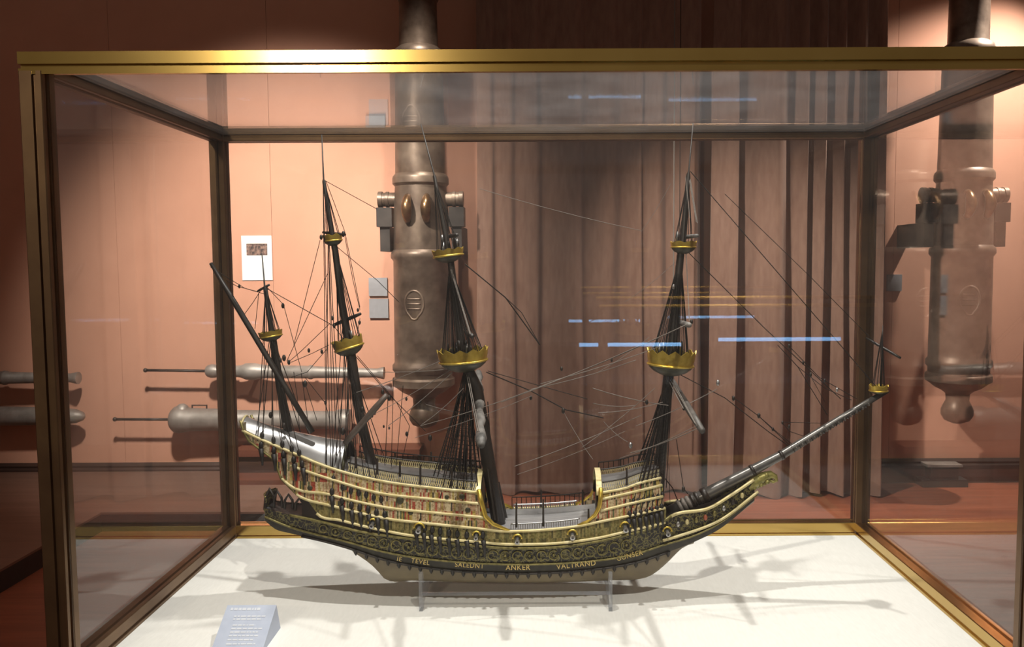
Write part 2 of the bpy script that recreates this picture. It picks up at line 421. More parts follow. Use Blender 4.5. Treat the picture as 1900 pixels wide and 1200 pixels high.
# ------------------------------------------------------------------ large upright cannons
YC = 5.42; S = pxm(YC)
HANDLE = mottled('worn_bronze_handle', (0.16,0.085,0.04), (0.34,0.20,0.10), 20, 0.3, 0.8)
def big_cannon(u_axis, dv, label, group, BRONZE):
    ax = at(u_axis, 370 + dv, YC)
    root = thing('bronze_cannon', (ax.x, YC, ax.z), label, 'cannon', group)
    prof = [(-190,34),(-186,38),(-178,38),(-170,33),(0,34),(4,37),(12,37),(16,34),(96,35),(102,43),(112,46),(122,43),(140,43),(324,46),
            (329,50.5),(333,51.5),(342,51.5),(347,47),(400,50),(462,51),(467,55.5),(471,56.5),(477,56.5),(483,52),(660,53),(670,53),(675,57),(684,57),(689,53),(697,53),(701,57.5),(713,57.5),
            (718,50),(726,40),(732,28),(738,21),(750,20),(758,24),(768,28),(778,28),(788,22),(794,8)]
    def dz(v): return (370 - v) * S
    lathe([(-dz(v), r*S) for v, r in prof], ax, (0,0,-1), 40).build('barrel', BRONZE, root, True, 40)
    for s in (-1, 1):
        t = lathe([(30*S,13*S),(58*S,13*S),(58.5*S,14.5*S),(64*S,14.5*S),(64.5*S,13*S),(70*S,13*S),(70.5*S,14.8*S),(78*S,14.8*S),(78.5*S,12*S)], ax, (s,0,0), 20)
        t.build('trunnion', BRONZE, root, True, 40)
        bk = MB()
        xa = ax.x + s*52*S; xb = ax.x + s*80*S
        bk.box((min(xa,xb), YC - 0.05, ax.z - 50*S), (max(xa,xb), YC + 0.06, ax.z - 15*S))
        bk.box((ax.x + s*66*S - 9*S, YC - 0.03, ax.z - 95*S), (ax.x + s*66*S + 9*S, YW, ax.z - 50*S))
        bk.build('bracket', DARKIRON, root)
        d = MB(); pts = []; rr = []     # cast lifting loop
        for k in range(13):
            t_ = k/12; ang = math.pi*t_
            zz = ax.z + (2 - 44*t_)*S
            out = math.sin(ang)**0.6 * 17*S
            pts.append((ax.x + (s*17)*S, YC - 46*S - out, zz)); rr.append((6 + 3.5*math.sin(ang))*S)
        d.tube(pts, rr, 10); d.build('lifting_handle', HANDLE, root, True)
    # generic cast crest on the breech
    cz = ax.z + dz(560) ; m = MB(); R = 51*S
    ring = []
    for k in range(25):
        th = 2*math.pi*k/24; xx = 17*S*math.cos(th); zz = 24*S*math.sin(th) - (4*S if math.sin(th) < -0.9 else 0)
        yy = YC - math.sqrt(max(R*R - (xx - 8*S)**2, 0)) - 0.003
        ring.append((ax.x - 8*S + xx, yy, cz + zz))
    m.tube(ring, 2.2*S, 6, False)
    for q in range(-1, 2):
        m.tube([(ax.x - 8*S + xx, YC - math.sqrt(R*R - (xx - 8*S)**2) - 0.003, cz + q*9*S) for xx in [j*4*S for j in range(-3, 4)]], 1.8*S, 6)
    m.build('cast_crest', BRONZE, root, True)
    return root
big_cannon(781, 0, 'tall upright bronze cannon mounted breech-down between labels and brown curtain', None, BRONZE)
big_cannon(1788, -8, 'upright bronze cannon mounted on the wall beside the lone grey label', None, BRONZE)

# ------------------------------------------------------------------ small swivel guns on the wall
YG = 5.66; SG = pxm(YG)
g1 = [(0,8,0,114),(3,11),(10,13),(17,12.5),(20,11),(60,11),(66,12),(74,15.5),(90,16),(100,14),(112,12.5),(190,12),(193,13.5),(197,13.5),(200,11.5),(318,8.5),(324,10),(330,11.5),(332,11.5),(333,4)]
def swv(pr, u0, v0, v1, handle, lump, label, pegs):
    return swivel_main(pr, pr[0][3], at(u0, v0, YG), at(u0 + pr[-1][0], v1, YG), handle, lump, label, pegs)
def swivel_main(full, rodlen, c, e, handle, lump, label, wires):
    root = thing('swivel_gun', c, label, 'gun')
    ax = (e - c).normalized(); U = Vector((0,0,1))
    lathe([(p[0]*SG, p[1]*SG) for p in full], c, ax, 20).build('barrel', IRON, root, True, 40)
    m = MB().tube([c - ax*rodlen*SG, c + ax*3*SG], 2.6*SG, 8)
    m.sphere(c - ax*rodlen*SG, 4.2*SG, 8, 6); m.build('aiming_rod', DARKIRON, root, True)
    if handle:
        p0 = c + ax*handle[0]*SG; p1 = c + ax*handle[1]*SG
        MB().tube([p0, p0 + U*handle[2]*SG, p1 + U*handle[2]*SG, p1], 1.7*SG, 6).build('wedge_handle', DARKIRON, root)
    if lump:
        MB().sphere(c + ax*lump[0]*SG + U*lump[1]*SG, lump[2]*SG, 12, 8, (0.95, 0.9, 1.1)).build('breech_lug', IRON, root, True)
    for w in wires:
        p = c + ax*w*SG
        MB().tube([p + Vector((0, 0.02, 0)), (p.x, YW, p.z)], 4*SG, 8).build('wall_peg', DARKIRON, root)
    return root
swv(g1, 383, 688, 692, (40, 53, 17), None, 'slender pale grey swivel gun with long aiming rod, upper of the wall pair', (90, 250))
g2 = [(0,6,0,103),(4,18),(10,24),(18,26),(28,24),(40,22),(88,20.5),(100,23),(112,21),(120,18.5),(310,16.5),(316,20),(330,20.5),(338,20),(340,8)]
swv(g2, 315, 778, 779, (43, 70, 27), (24, 14, 15), 'thick dark grey swivel gun with breech lug and handle, lower of the wall pair', (110, 260))
swv(g1, 149 - 333, 700, 701, None, None, 'slender swivel gun ending just before the upper aiming rod', (250,))
g4 = [(0,6,0,80),(10,20),(60,20),(250,17),(300,15),(318,13),(330,8),(334,2)]
swv(g4, 161 - 334, 771, 772, None, None, 'thick swivel gun with tapered tip ending before the knobbed aiming rod', (200,))

# small dark fixture at the skirting, far right
fx = atz(1738, 905, 0.0)
sock = thing('floor_bracket', (fx.x, YW - 0.12, 0), 'small dark metal bracket with shiny edges at the skirting under the cannon', 'bracket')
MB().box((fx.x - 0.09, YW - 0.14, 0), (fx.x + 0.22, YW - 0.023, 0.05)).build('foot', DARKIRON, sock)
MB().box((fx.x - 0.03, YW - 0.12, 0.05), (fx.x + 0.16, YW - 0.03, 0.14)).build('body', DARKIRON, sock)
MB().box((fx.x - 0.06, YW - 0.14, 0.14), (fx.x + 0.18, YW - 0.03, 0.155)).build('top_plate', IRON, sock)

# ------------------------------------------------------------------ the display case
YB = 2.07; SB = 0.036
ZT = at(1008, 247, YB).z
YF = atz(1008, 112, ZT).y
ZB = at(1008, 996, YB - SB/2).z
XL = at(406, 270, YB).x; XR = at(1611, 270, YB).x
case = thing('display_case', ((XL+XR)/2, (YF+YB)/2, 0), 'large glass display case with grooved brass frame and white base', 'display case')
def bar(p0, p1, axis, name, mat):
    h = SB/2; g = 0.004                    # square section with one groove per side
    side = [(-h + 0.0015, -h), (0.002, -h), (0.0035, -h + g), (0.0075, -h + g), (0.009, -h), (h - 0.0015, -h)]
    prof = []
    for k in range(4):
        c, s = [(1,0),(0,1),(-1,0),(0,-1)][k]
        sd = side if k in (0, 1) else side
        if k in (1, 2): sd = [(-a, b) for a, b in side[::-1]]
        for a, b in sd: prof.append((a*c - b*s, a*s + b*c))
    n = len(prof); v = []
    for p in (p0, p1):
        for a, b in prof:
            q = Vector(p)
            if axis == 'x': q += Vector((0, a, b))
            elif axis == 'y': q += Vector((a, 0, b))
            else: q += Vector((a, b, 0))
            v.append(q)
    f = [[i, (i+1)%n, n+(i+1)%n, n+i] for i in range(n)] + [list(range(n))[::-1], list(range(n, 2*n))]
    o = MB().add(v, f).build(name, mat, case)
    me = o.data
    import bmesh
    bm = bmesh.new(); bm.from_mesh(me); bmesh.ops.recalc_face_normals(bm, faces=bm.faces); bm.to_mesh(me); bm.free()
    return o
h = SB/2
for x in (XL, XR):
    for y in (YF, YB):
        bar((x, y, ZB), (x, y, ZT + h if y == YB else at(1008, 90.5, YF - h).z - 0.0285), 'z', 'corner_post', SHADEBRASS)
zf1 = at(1008, 90.5, YF - h).z; zf0 = zf1 - 0.0335
prof = [(-h, zf1), (-h, zf1 - 0.0185), (-h + 0.008, zf1 - 0.0190), (-h + 0.008, zf1 - 0.0245), (-h + 0.001, zf1 - 0.0250), (-h + 0.001, zf0), (-h + 0.010, zf0), (-h + 0.016, zf0 + 0.004), (h, zf0 + 0.006), (h, zf1)]
n = len(prof)
fv = [(XL - h, YF + a_, z_) for a_, z_ in prof] + [(XR + h, YF + a_, z_) for a_, z_ in prof]
MB().add(fv, [[i, n+i, n+(i+1)%n, (i+1)%n] for i in range(n)] + [list(range(n)), list(range(n, 2*n))[::-1]]).build('top_rail', BRASS, case)
for y, mt in ((YF, BRASS), (YB, SHADEBRASS)):
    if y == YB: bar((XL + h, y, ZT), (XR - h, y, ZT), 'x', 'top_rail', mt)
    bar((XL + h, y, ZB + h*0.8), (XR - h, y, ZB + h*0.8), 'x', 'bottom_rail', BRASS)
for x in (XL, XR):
    bar((x, YF + h, ZT), (x, YB - h, ZT), 'y', 'top_rail', SHADEBRASS)
    bar((x, YF + h, ZB + h*0.8), (x, YB - h, ZB + h*0.8), 'y', 'bottom_rail', BRASS if x > 0 else SHADEBRASS)  # left rail takes the shaded copy of the brass
tg = 0.0025
MB().box((XL + h, YF - tg, ZB + h), (XR - h, YF + tg, zf0 + 0.005)).build('front_pane', GLASS, case)
MB().box((XL + h, YB - tg, ZB + h), (XR - h, YB + tg, ZT - h)).build('back_pane', GLASS, case)
MB().box((XL - tg, YF + h, ZB + h), (XL + tg, YB - h, ZT - h)).build('side_pane', GLASS, case)
MB().box((XR - tg, YF + h, ZB + h), (XR + tg, YB - h, ZT - h)).build('side_pane', GLASS, case)
MB().box((XL + h, YF + h, ZT - tg), (XR - h, YB - h, ZT + tg)).build('top_pane', TOPGLASS, case)
MB().box((XL - h, YF - h, ZB - 0.03), (XR + h, YB + h, ZB)).build('base_board', BASE, case)
MB().box((XL + 0.03, YF + 0.03, 0), (XR - 0.03, YB - 0.03, ZB - 0.03)).build('plinth', SKIRT, case)

# ------------------------------------------------------------------ caption card
cy0, cy1 = 1.425, 1.515
cxa = at(422, 1122, cy1).x; cxb = at(513, 1122, cy1).x; cz = at(513, 1122, cy1).z
card = thing('caption_card', ((cxa+cxb)/2, (cy0+cy1)/2, ZB), 'slanted blue-grey caption card with pale lettering on the white base', 'card')
MB().add([(cxa,cy0,ZB),(cxb,cy0,ZB),(cxb,cy1+0.02,ZB),(cxa,cy1+0.02,ZB),(cxa,cy1,cz),(cxb,cy1,cz)],
         [[0,1,5,4],[1,2,5],[2,3,4,5],[3,0,4],[0,3,2,1]]).build('wedge', CARD, card)
nrm = Vector((0, -(cz-ZB), (cy1-cy0))).normalized()
upv = Vector((0, cy1-cy0, cz-ZB))
def cpt(s, t, o=0.0006): return Vector((cxa + (cxb-cxa)*s, cy0, ZB)) + upv*t + nrm*o
pr = MB(); rr_ = random.Random(3)
for t, s0, s1, hgt in [(0.89,0.10,0.70,0.05),(0.75,0.22,0.86,0.03),(0.69,0.22,0.80,0.03),(0.57,0.25,0.70,0.028),(0.50,0.25,0.86,0.028),(0.43,0.25,0.80,0.028),(0.36,0.25,0.84,0.028),(0.28,0.25,0.75,0.028),(0.20,0.25,0.82,0.028),(0.12,0.25,0.60,0.028)]:
    s = s0
    while s < s1:
        w = min(rr_.uniform(0.03, 0.11), s1 - s)
        pr.add([cpt(s,t), cpt(s+w,t), cpt(s+w,t+hgt), cpt(s,t+hgt), cpt(s,t,0.0001), cpt(s+w,t,0.0001), cpt(s+w,t+hgt,0.0001), cpt(s,t+hgt,0.0001)],
               [[0,1,2,3],[0,4,5,1],[1,5,6,2],[2,6,7,3],[3,7,4,0]]); s += w + 0.018
pr.build('printed_lines', CARDTEXT, card)
# ------------------------------------------------------------------ the model ship
YS = 1.69; SS = pxm(YS)
kc = at(960, 1073, YS)
ship = thing('model_ship', (kc.x, YS, kc.z), 'four-masted model galleon with painted hull and gilded fighting tops on a clear stand', 'ship model')
def P(u, v, dy=0.0): return at(u, v, YS + dy)
def mir(p): return Vector((p.x, 2*YS - p.y, p.z))
def frange(a, b, n): return [a + (b-a)*i/(n-1) for i in range(n)]

_bB = interp([(445,.050),(490,.048),(538,.062),(591,.085),(700,.103),(850,.114),(1000,.112),(1111,.102),(1180,.088),(1233,.068),(1300,.046),(1397,.014),(1440,.006)])
def bB(u): return _bB(u)*0.67
lA = interp([(492,966),(510,981),(538,989),(600,1003),(650,1017),(700,1034),(760,1048),(850,1059),(930,1063),(1000,1063),(1100,1056),(1180,1043),(1222,1030),(1295,1002),(1337,980),(1400,928)])
lT = interp([(492,958),(538,977),(650,1006),(700,1020),(760,1032),(850,1042),(930,1046),(1000,1046),(1100,1040),(1180,1027),(1222,1013),(1295,990),(1337,968),(1400,920)])
lB = interp([(492,944),(538,955),(591,966),(678,987),(725,994),(765,999),(880,1011),(950,1016),(1034,1014),(1111,1003),(1151,994),(1215,976),(1250,954),(1314,942),(1360,915),(1397,890)])
lK = interp([(650,1018),(690,1050),(707,1070),(760,1072),(960,1075),(1130,1072),(1205,1067),(1222,1057),(1243,1038),(1272,1009),(1290,1004)])
R1a = interp([(447,796),(452,799),(540,838),(612,867),(705,891),(800,904),(888,913)])
R2a = interp([(453,804),(470,826),(505,850),(530,860),(553,868),(613,888),(705,914),(800,925),(893,934)])
R3a = interp([(505,853),(517,873),(525,888),(613,917),(713,940),(800,950),(898,959)])
R4 = interp([(525,891),(551,917),(618,938),(722,962),(773,968),(880,979),(944,985),(1024,981),(1080,974),(1113,967),(1188,952),(1233,942)])
R5 = interp([(551,919),(570,928),(583,945),(591,955),(630,964),(678,976),(725,986),(765,993),(880,1004),(950,1009),(1034,1007),(1111,997),(1151,988),(1233,969)])
R1f = interp([(1113,914),(1160,905),(1188,895),(1225,886)])
R2f = interp([(1114,926),(1188,909),(1228,899)])
R3f = interp([(1114,947),(1184,930),(1230,920)])
LR = interp([(1228,1002),(1256,994),(1337,963),(1406,911)])
def side(u, line, k): b = bB(u)*k; return P(u, line(u), -b)
KB = {'A': 0.80, 'T': 0.90, 'B': 1.0, '5': 1.01, '4': 0.985, '3': 0.95, '2': 0.91, '1': 0.87}

def strip(name, us, l0, k0, l1, k1, mat, th=0.004, both=True, parent=ship, far_mat=None, n=3):
    rows = []
    for u in us:
        a = side(u, l0, k0); b = side(u, l1, k1)
        rows.append([a.lerp(b, j/(n-1)) for j in range(n)])
    out = []
    m = MB().solid(rows, lambda i, j: Vector((0, th, 0)))
    out.append(m.build(name, mat, parent, True, 35))
    if both:
        rows2 = [[mir(p) for p in r] for r in rows]
        m = MB().solid(rows2, lambda i, j: Vector((0, -th, 0)))
        out.append(m.build(name, far_mat or mat, parent, True, 35))
    return out
def rail(name, us, line, k, r, mat, parent=ship, out=0.002, both=True, flat=1.0):
    pts = [side(u, line, k) + Vector((0, -out, 0)) for u in us]
    MB().tube(pts, r, 8).build(name, mat, parent, True)
    if both: MB().tube([mir(p) for p in pts], r, 8).build(name, mat, parent, True)

# keel body: closed underwater hull
us = frange(652, 1288, 60); rows = []
for u in us:
    a = side(u, lA, KB['A']); k = P(u, max(lK(u), lA(u)-4), 0.0); k = Vector((a.x, YS - 0.010, min(k.z, a.z - 0.001)))
    m1 = a.lerp(k, 0.35) + Vector((0, -0.10*(a.z-k.z), -0.22*(a.z-k.z)))
    m2 = a.lerp(k, 0.72) + Vector((0, 0, -0.20*(a.z-k.z)))
    near = [a, m1, m2, k]; rows.append(near + [mir(p) for p in near[::-1]])
m = MB().grid(rows); m.build('keel_body', KEEL, ship, True)
# text band, carved frieze
uh = frange(492, 1400, 90)
strip('inscription_band', uh, lA, KB['A'], lT, KB['T'], mottled('dark_band', (0.014,0.012,0.009),(0.034,0.031,0.018), 80, 0.55), 0.004)
strip('carved_frieze', uh, lT, KB['T'], lB, KB['B'], CARVED, 0.004, n=5)
rail('wale', frange(492, 1404, 90), lT, KB['T'], 0.0022, OLIVE)
rail('wale', frange(560, 1240, 70), lA, KB['A'], 0.0025, DWOOD)
rail('gunwale', frange(538, 1245, 70), lB, KB['B'], 0.0030, OLIVE)
# bottom planking that closes the overhangs fore and aft
for ua, ub, nm in ((492, 655, 'counter_bottom'), (1285, 1400, 'beakhead_bottom')):
    rows = []
    for u in frange(ua, ub, 20):
        a = side(u, lA, KB['A']); c = Vector((a.x, YS, a.z - 0.006)); rows.append([a, c, mir(a)])
    MB().solid(rows, lambda i, j: Vector((0, 0, 0.004))).build(nm, KEEL, ship, True)
# upper works
def seq(a, b, n=40): return frange(a, b, n)
strip('painted_band', seq(453, 888, 60), R2a, KB['2'], R1a, KB['1'], PANEL)
strip('painted_band', seq(506, 893, 60), R3a, KB['3'], R2a, KB['2'], PANEL)
strip('painted_band', seq(526, 900, 60), R4, KB['4'], R3a, KB['3'], PANEL)
strip('painted_band', seq(552, 1236, 90), R5, KB['5'], R4, KB['4'], PANELG, far_mat=SILVER)
strip('dark_strake', seq(560, 1236, 80), lB, KB['B'], R5, KB['5'], DWOOD, 0.003)
strip('painted_band', seq(1114, 1228, 24), R2f, KB['2'], R1f, KB['1'], PANEL)
strip('painted_band', seq(1114, 1230, 24), R3f, KB['3'], R2f, KB['2'], PANEL)
strip('painted_band', seq(1113, 1232, 24), R4, KB['4'], R3f, KB['3'], PANEL)
for us_, l, k in ((seq(450, 888, 50), R1a, '1'), (seq(540, 893, 50), R2a, '2'), (seq(524, 898, 50), R3a, '3'), (seq(551, 1234, 80), R4, '4'), (seq(588, 1234, 80), R5, '5'),
                  (seq(1113, 1226, 16), R1f, '1'), (seq(1114, 1228, 16), R2f, '2'), (seq(1114, 1230, 16), R3f, '3')):
    rail('moulding', us_, l, KB[k], 0.0029, CREAM)
# stern edging
for pts in ([(446,780),(452,800),(462,818),(486,836),(505,850),(514,866),(522,888),(540,906),(552,918),(570,928),(583,945),(592,956)],):
    q = [P(u, v, -bB(u)*0.93) for u, v in pts]
    MB().tube(q, 0.0026, 6).build('stern_edging', OLIVE, ship, True)
    MB().tube([mir(p) for p in q], 0.0026, 6).build('stern_edging', OLIVE, ship, True)
# stern plate between the two sides
rows = [[P(u, v, -bB(u)*0.9), P(u, v, -bB(u)*0.9).lerp(mir(P(u, v, -bB(u)*0.9)), 0.5), mir(P(u, v, -bB(u)*0.9))] for u, v in [(448,785),(453,802),(463,819),(505,851),(516,870),(524,889),(552,918),(582,945),(592,958)]]
MB().solid(rows, lambda i, j: Vector((0.005, 0, 0))).build('stern_plate', KEEL, ship, True)
# waist end brackets
for pts in ([(888,908),(893,930),(901,958),(915,972),(946,985)], [(1115,905),(1114,926),(1112,940),(1104,955),(1090,967),(1072,975)]):
    q = [P(u, v, -bB(u)*1.0) for u, v in pts]
    MB().tube(q, [0.0045,0.0045,0.0045,0.004,0.003,0.003][:len(q)], 8).build('waist_bracket', GOLD, ship, True)
    MB().tube([mir(p) for p in q], 0.004, 8).build('waist_bracket', GOLD, ship, True)
# gusset panels filling the curved steps at both ends of the waist
for pts, c in (([(888,912),(893,934),(901,958),(915,972),(946,985)], (888,982)), ([(1072,975),(1090,967),(1104,955),(1112,940),(1114,914)], (1114,968))):
    q = [P(u, v, -bB(u)*0.97) for u, v in pts]; cc = P(c[0], c[1], -bB(c[0])*0.97)
    for mm in (lambda p: p, mir):
        s_ = 1 if mm is mir else -1
        v = [mm(p) for p in q] + [mm(cc)] ; v2 = [p + Vector((0, -0.003*s_, 0)) for p in v]; n = len(q)
        f = [[i, i+1, n] for i in range(n-1)] + [[n+1+i+1, n+1+i, 2*n+1] for i in range(n-1)] + [[i, i+n+1, i+n+2, i+1] for i in range(n)]
        MB().add(v + v2, f).build('step_panel', PANEL, ship)
# decks
def deck(name, us, line, k, dz, rise, mat, n=9, th=0.004):
    rows = []
    for u in us:
        a = side(u, line, k); r = []
        for j in range(n):
            t = j/(n-1); p = a.lerp(mir(a), t); p.z += dz + (rise(u) if callable(rise) else rise)*math.sin(math.pi*t)**0.8; r.append(p)
        rows.append(r)
    MB().solid(rows, lambda i, j: Vector((0, 0, -th))).build(name, mat, ship, True, 40)
    return rows
poop = deck('poop_roof', seq(447, 636, 20), R1a, 0.86, 0.004, interp([(447,.017),(540,.029),(636,.045)]), SILVER, 17)
# rim and dark inside of the poop tunnel
MB().tube(poop[-1], 0.0032, 8).build('tunnel_rim', TOPBOWL, ship, True)
MB().tube(poop[0], 0.0024, 8).build('tunnel_rim', CREAM, ship, True)
deck('poop_deck', seq(450, 640, 16), R1a, 0.84, -0.002, 0.002, DWOOD, 5)
deck('quarter_deck', seq(636, 887, 20), R1a, 0.86, -0.001, 0.016, SILVER, 11)
deck('forecastle_deck', seq(1114, 1226, 12), R1f, 0.86, -0.001, 0.018, SILVER, 11)
deck('waist_deck', seq(890, 1114, 20), R4, 0.96, -0.012, 0.004, SHEENSILVER, 7)
deck('beak_deck', seq(1226, 1390, 16), lB, 0.92, -0.006, 0.002, DWOOD, 5)
# bulkheads that close the castles toward the waist and the bow
for u, l1, nm in ((889, R1a, 'bulkhead'), (1113, R1f, 'bulkhead'), (1228, R1f, 'bulkhead')):
    a = side(u, l1, 0.86); b = side(u, R5, 0.95); x = a.x
    MB().box((x - 0.002, a.y, b.z), (x + 0.002, mir(a).y, a.z + 0.004)).build(nm, DWOOD, ship)
# gilded arches at the castle ends
def arch(u, line, height, wid, mat, name):
    a = side(u, line, 0.88); pts = []
    for j in range(15):
        t = j/14; p = a.lerp(mir(a), t); p.z += height*math.sin(math.pi*t)**0.7; pts.append(p)
    pts = [a + Vector((0,0,-0.025))] + pts + [mir(a) + Vector((0,0,-0.025))]
    rows = [[p + Vector((-wid/2,0,0)), p + Vector((wid/2,0,0))] for p in pts]
    mid = pts[8]
    MB().solid(rows, lambda i, j: Vector((0, 0, -0.005))).build(name, mat, ship, True, 40)
arch(887, R1a, 0.027, 0.010, CREAM, 'castle_arch')
arch(1112, R1f, 0.034, 0.011, CREAM, 'castle_arch')
# balustrades with lattice on the castle and waist edges
def balustrade(us, line, k, hgt, name, lattice=True, mat=CREAM, top=DWOOD):
    for far in (False, True):
        m = MB(); T = []
        for i, u in enumerate(us):
            p = side(u, line, k) + Vector((0, 0.004, 0.002)); q = p + Vector((0, 0.003, hgt))
            if far: p, q = mir(p), mir(q)
            T.append((p, q))
        for i in range(len(T)-1):
            if lattice:
                m.tube([T[i][0], T[i+1][1]], 0.0007, 4, False); m.tube([T[i+1][0], T[i][1]], 0.0007, 4, False)
            else:
                m.tube([T[i][0], T[i][1]], 0.0008, 4, False)
        o = m.build('lattice', mat, ship); o['kind'] = 'stuff'
        MB().tube([t[1] for t in T], 0.0016, 6).build('hand_rail', top, ship, True)
balustrade(seq(645, 884, 60), R1a, 0.86, 0.017, 'b')
balustrade(seq(1118, 1224, 28), R1f, 0.86, 0.016, 'b')
balustrade(seq(948, 1076, 30), R4, 0.97, 0.010, 'w', False, SILVER, SILVER)
# upright rail stanchions on decks
def stanchion(u, v0, v1, dy, r=0.0024):
    p = P(u, v0, dy); q = P(u, v1, dy)
    MB().tube([p, q], [r, r*0.8], 6).build('stanchion', DWOOD, ship)
for u, v0, v1, s in [(1008,976,926,-1),(1092,962,944,-1),(1004,940,908,1),(1081,936,908,1),(958,978,932,-1),(1151,888,852,1),(1163,900,868,-1),(1196,882,852,1),(733,866,838,1),(742,884,856,-1),(780,898,862,-1),(800,868,838,1),(838,902,868,-1),(700,880,850,-1),(660,868,838,-1)]:
    stanchion(u, v0, v1, s*bB(u)*0.9)
# far rope rail above the far bulwark
for us_, line, k, hz in ((seq(945, 1090, 16), R4, .97, 0.026), (seq(1118, 1224, 12), R1f, .86, 0.032), (seq(645, 884, 24), R1a, .86, 0.030)):
    pts = [mir(side(u, line, k)) + Vector((0, 0, hz)) for u in us_]
    MB().tube(pts, 0.0014, 5).build('rope_rail', ROPE, ship)
    m = MB()
    for p in pts: m.tube([p, p - Vector((0,0,hz*0.95))], 0.0008, 4, False)
    m.build('rail_ropes', ROPE, ship)['kind'] = 'stuff'

# open stern gallery: dark arcade on a curved walk
gp = [(591,955),(575,950),(555,946),(535,943),(515,940),(500,938),(493,936)]
for k, (u, v) in enumerate([(574,951),(556,947),(536,944),(516,942),(501,940)]):
    b = bB(u)*0.9
    for s_ in (-1, 1):
        c0 = P(u, v, s_*b); hgt = 0.022 + 0.004*k; w = 0.0085
        pts = [c0 + Vector((-w,0,0)), c0 + Vector((-w*0.9,0,hgt*0.6)), c0 + Vector((0,0,hgt)), c0 + Vector((w*0.9,0,hgt*0.6)), c0 + Vector((w,0,0))]
        MB().tube(pts, 0.0025, 6).build('gallery_arch', DWOOD, ship, True)
gu = seq(492, 590, 14)
rows = []
for u in gu:
    a = side(u, lB, 0.9); rows.append([a, a.lerp(mir(a), 0.5), mir(a)])
MB().solid(rows, lambda i, j: Vector((0,0,-0.004))).build('gallery_floor', mottled('slate_floor', (0.05,0.05,0.055),(0.085,0.085,0.09), 60, 0.5), ship)
rows = []
for j in range(9):                                # rounded taffrail
    t = j/8; a = P(495, 940, -bB(495)); p = a.lerp(mir(a), t); p.x -= 0.010*math.sin(math.pi*t)
    lo = p + Vector((0.004, 0, -0.030)); hi = p + Vector((-0.002, 0, 0.020)); rows.append([lo, p + Vector((-0.006,0,-0.008)), hi])
MB().solid(rows, lambda i, j: Vector((0.004, 0, 0))).build('taffrail', CARVED, ship, True)
MB().tube([r[2] for r in rows], 0.0022, 6).build('taffrail_cap', OLIVE, ship, True)

# beakhead rails and curled figurehead
for line, ua, ub, r in ((lB, 1245, 1398, 0.0034), (LR, 1230, 1406, 0.0030)):
    pts = [side(u, line, 0.98) + Vector((0, -0.003, 0)) for u in seq(ua, ub, 24)]
    MB().tube(pts, r, 8).build('beak_rail', CREAM, ship, True)
    MB().tube([mir(p) for p in pts], r, 8).build('beak_rail', CREAM, ship, True)
m = MB()
cur = [(1388,905),(1402,893),(1416,884),(1430,880),(1438,884),(1440,891),(1434,894),(1429,890)]
m.tube([P(u, v, 0) for u, v in cur], [0.011,0.0115,0.010,0.008,0.006,0.0045,0.0035,0.002], 10)
for k in range(7):
    u = 1392 + k*6; v = 900 - k*2.6
    m.sphere(P(u, v - 6, (-1)**k*0.005), 0.0055, 7, 5); m.sphere(P(u + 2, v + 7, (-1)**k*0.006), 0.005, 7, 5)
m.build('figurehead', mottled('green_gilt', (0.16,0.15,0.04),(0.36,0.31,0.09), 110, 0.45, 0.3), ship, True)
for k in range(8):                                # carved busts between the beak rails
    u = 1258 + k*17; v = (lB(u) + LR(u))/2; b = bB(u)*0.97
    MB().sphere(P(u, v, -b - 0.002), 0.0052, 8, 6, (0.8, 0.6, 1.2)).build('carved_bust', [SILVER, CREAM, OLIVE, mottled('rust_paint%d' % k, (0.30,0.07,0.04),(0.42,0.12,0.06), 80, 0.5)][k % 4] if k < 4 else [OLIVE, SILVER, DWOOD, CREAM][k % 4], ship, True)
# scroll ornaments on the frieze
ring_pts = [(0.0105*math.cos(2*math.pi*k/14), 0, 0.0105*math.sin(2*math.pi*k/14)) for k in range(15)]
for k in range(26):
    u = 600 + k*22.5
    v = (lB(u)*0.5 + lT(u)*0.5); kk = (KB['B'] + KB['T'])/2
    c = P(u, v, -bB(u)*kk - 0.003); sc = min(1.0, (lT(u) - lB(u))/34.0)
    m = MB(); m.tube([c + Vector(p)*sc for p in ring_pts[(k % 2)*2: 13 + (k % 2)*2]], 0.0014, 5)
    if k % 2: m.sphere(c, 0.0030, 7, 5)
    m.build('scroll_ornament', OLIVE, ship, True)
for k in range(30):                               # studs below the inscription
    u = 660 + k*20
    c = side(u, lA, KB['A'])
    MB().tube([c + Vector((0,-0.002,0.002)), c + Vector((0,-0.001,-0.006)), c + Vector((0,0.001,-0.011))], [0.0042,0.0036,0.0012], 6).build('stud', BLACK, ship)
# medallions on painted bands
for u, v, r in [(742,928,7),(1002-240,951,5),(857,921,5),(868,946,5),(829,922,4),(1161,936,4),(1148,958,4),(640,905,4),(575,905,5)]:
    c = P(u, v, -bB(u)*0.93 - 0.002)
    MB().sphere(c, r*SS, 10, 6, (1, 0.25, 1)).build('medallion', TOPBOWL, ship, True)
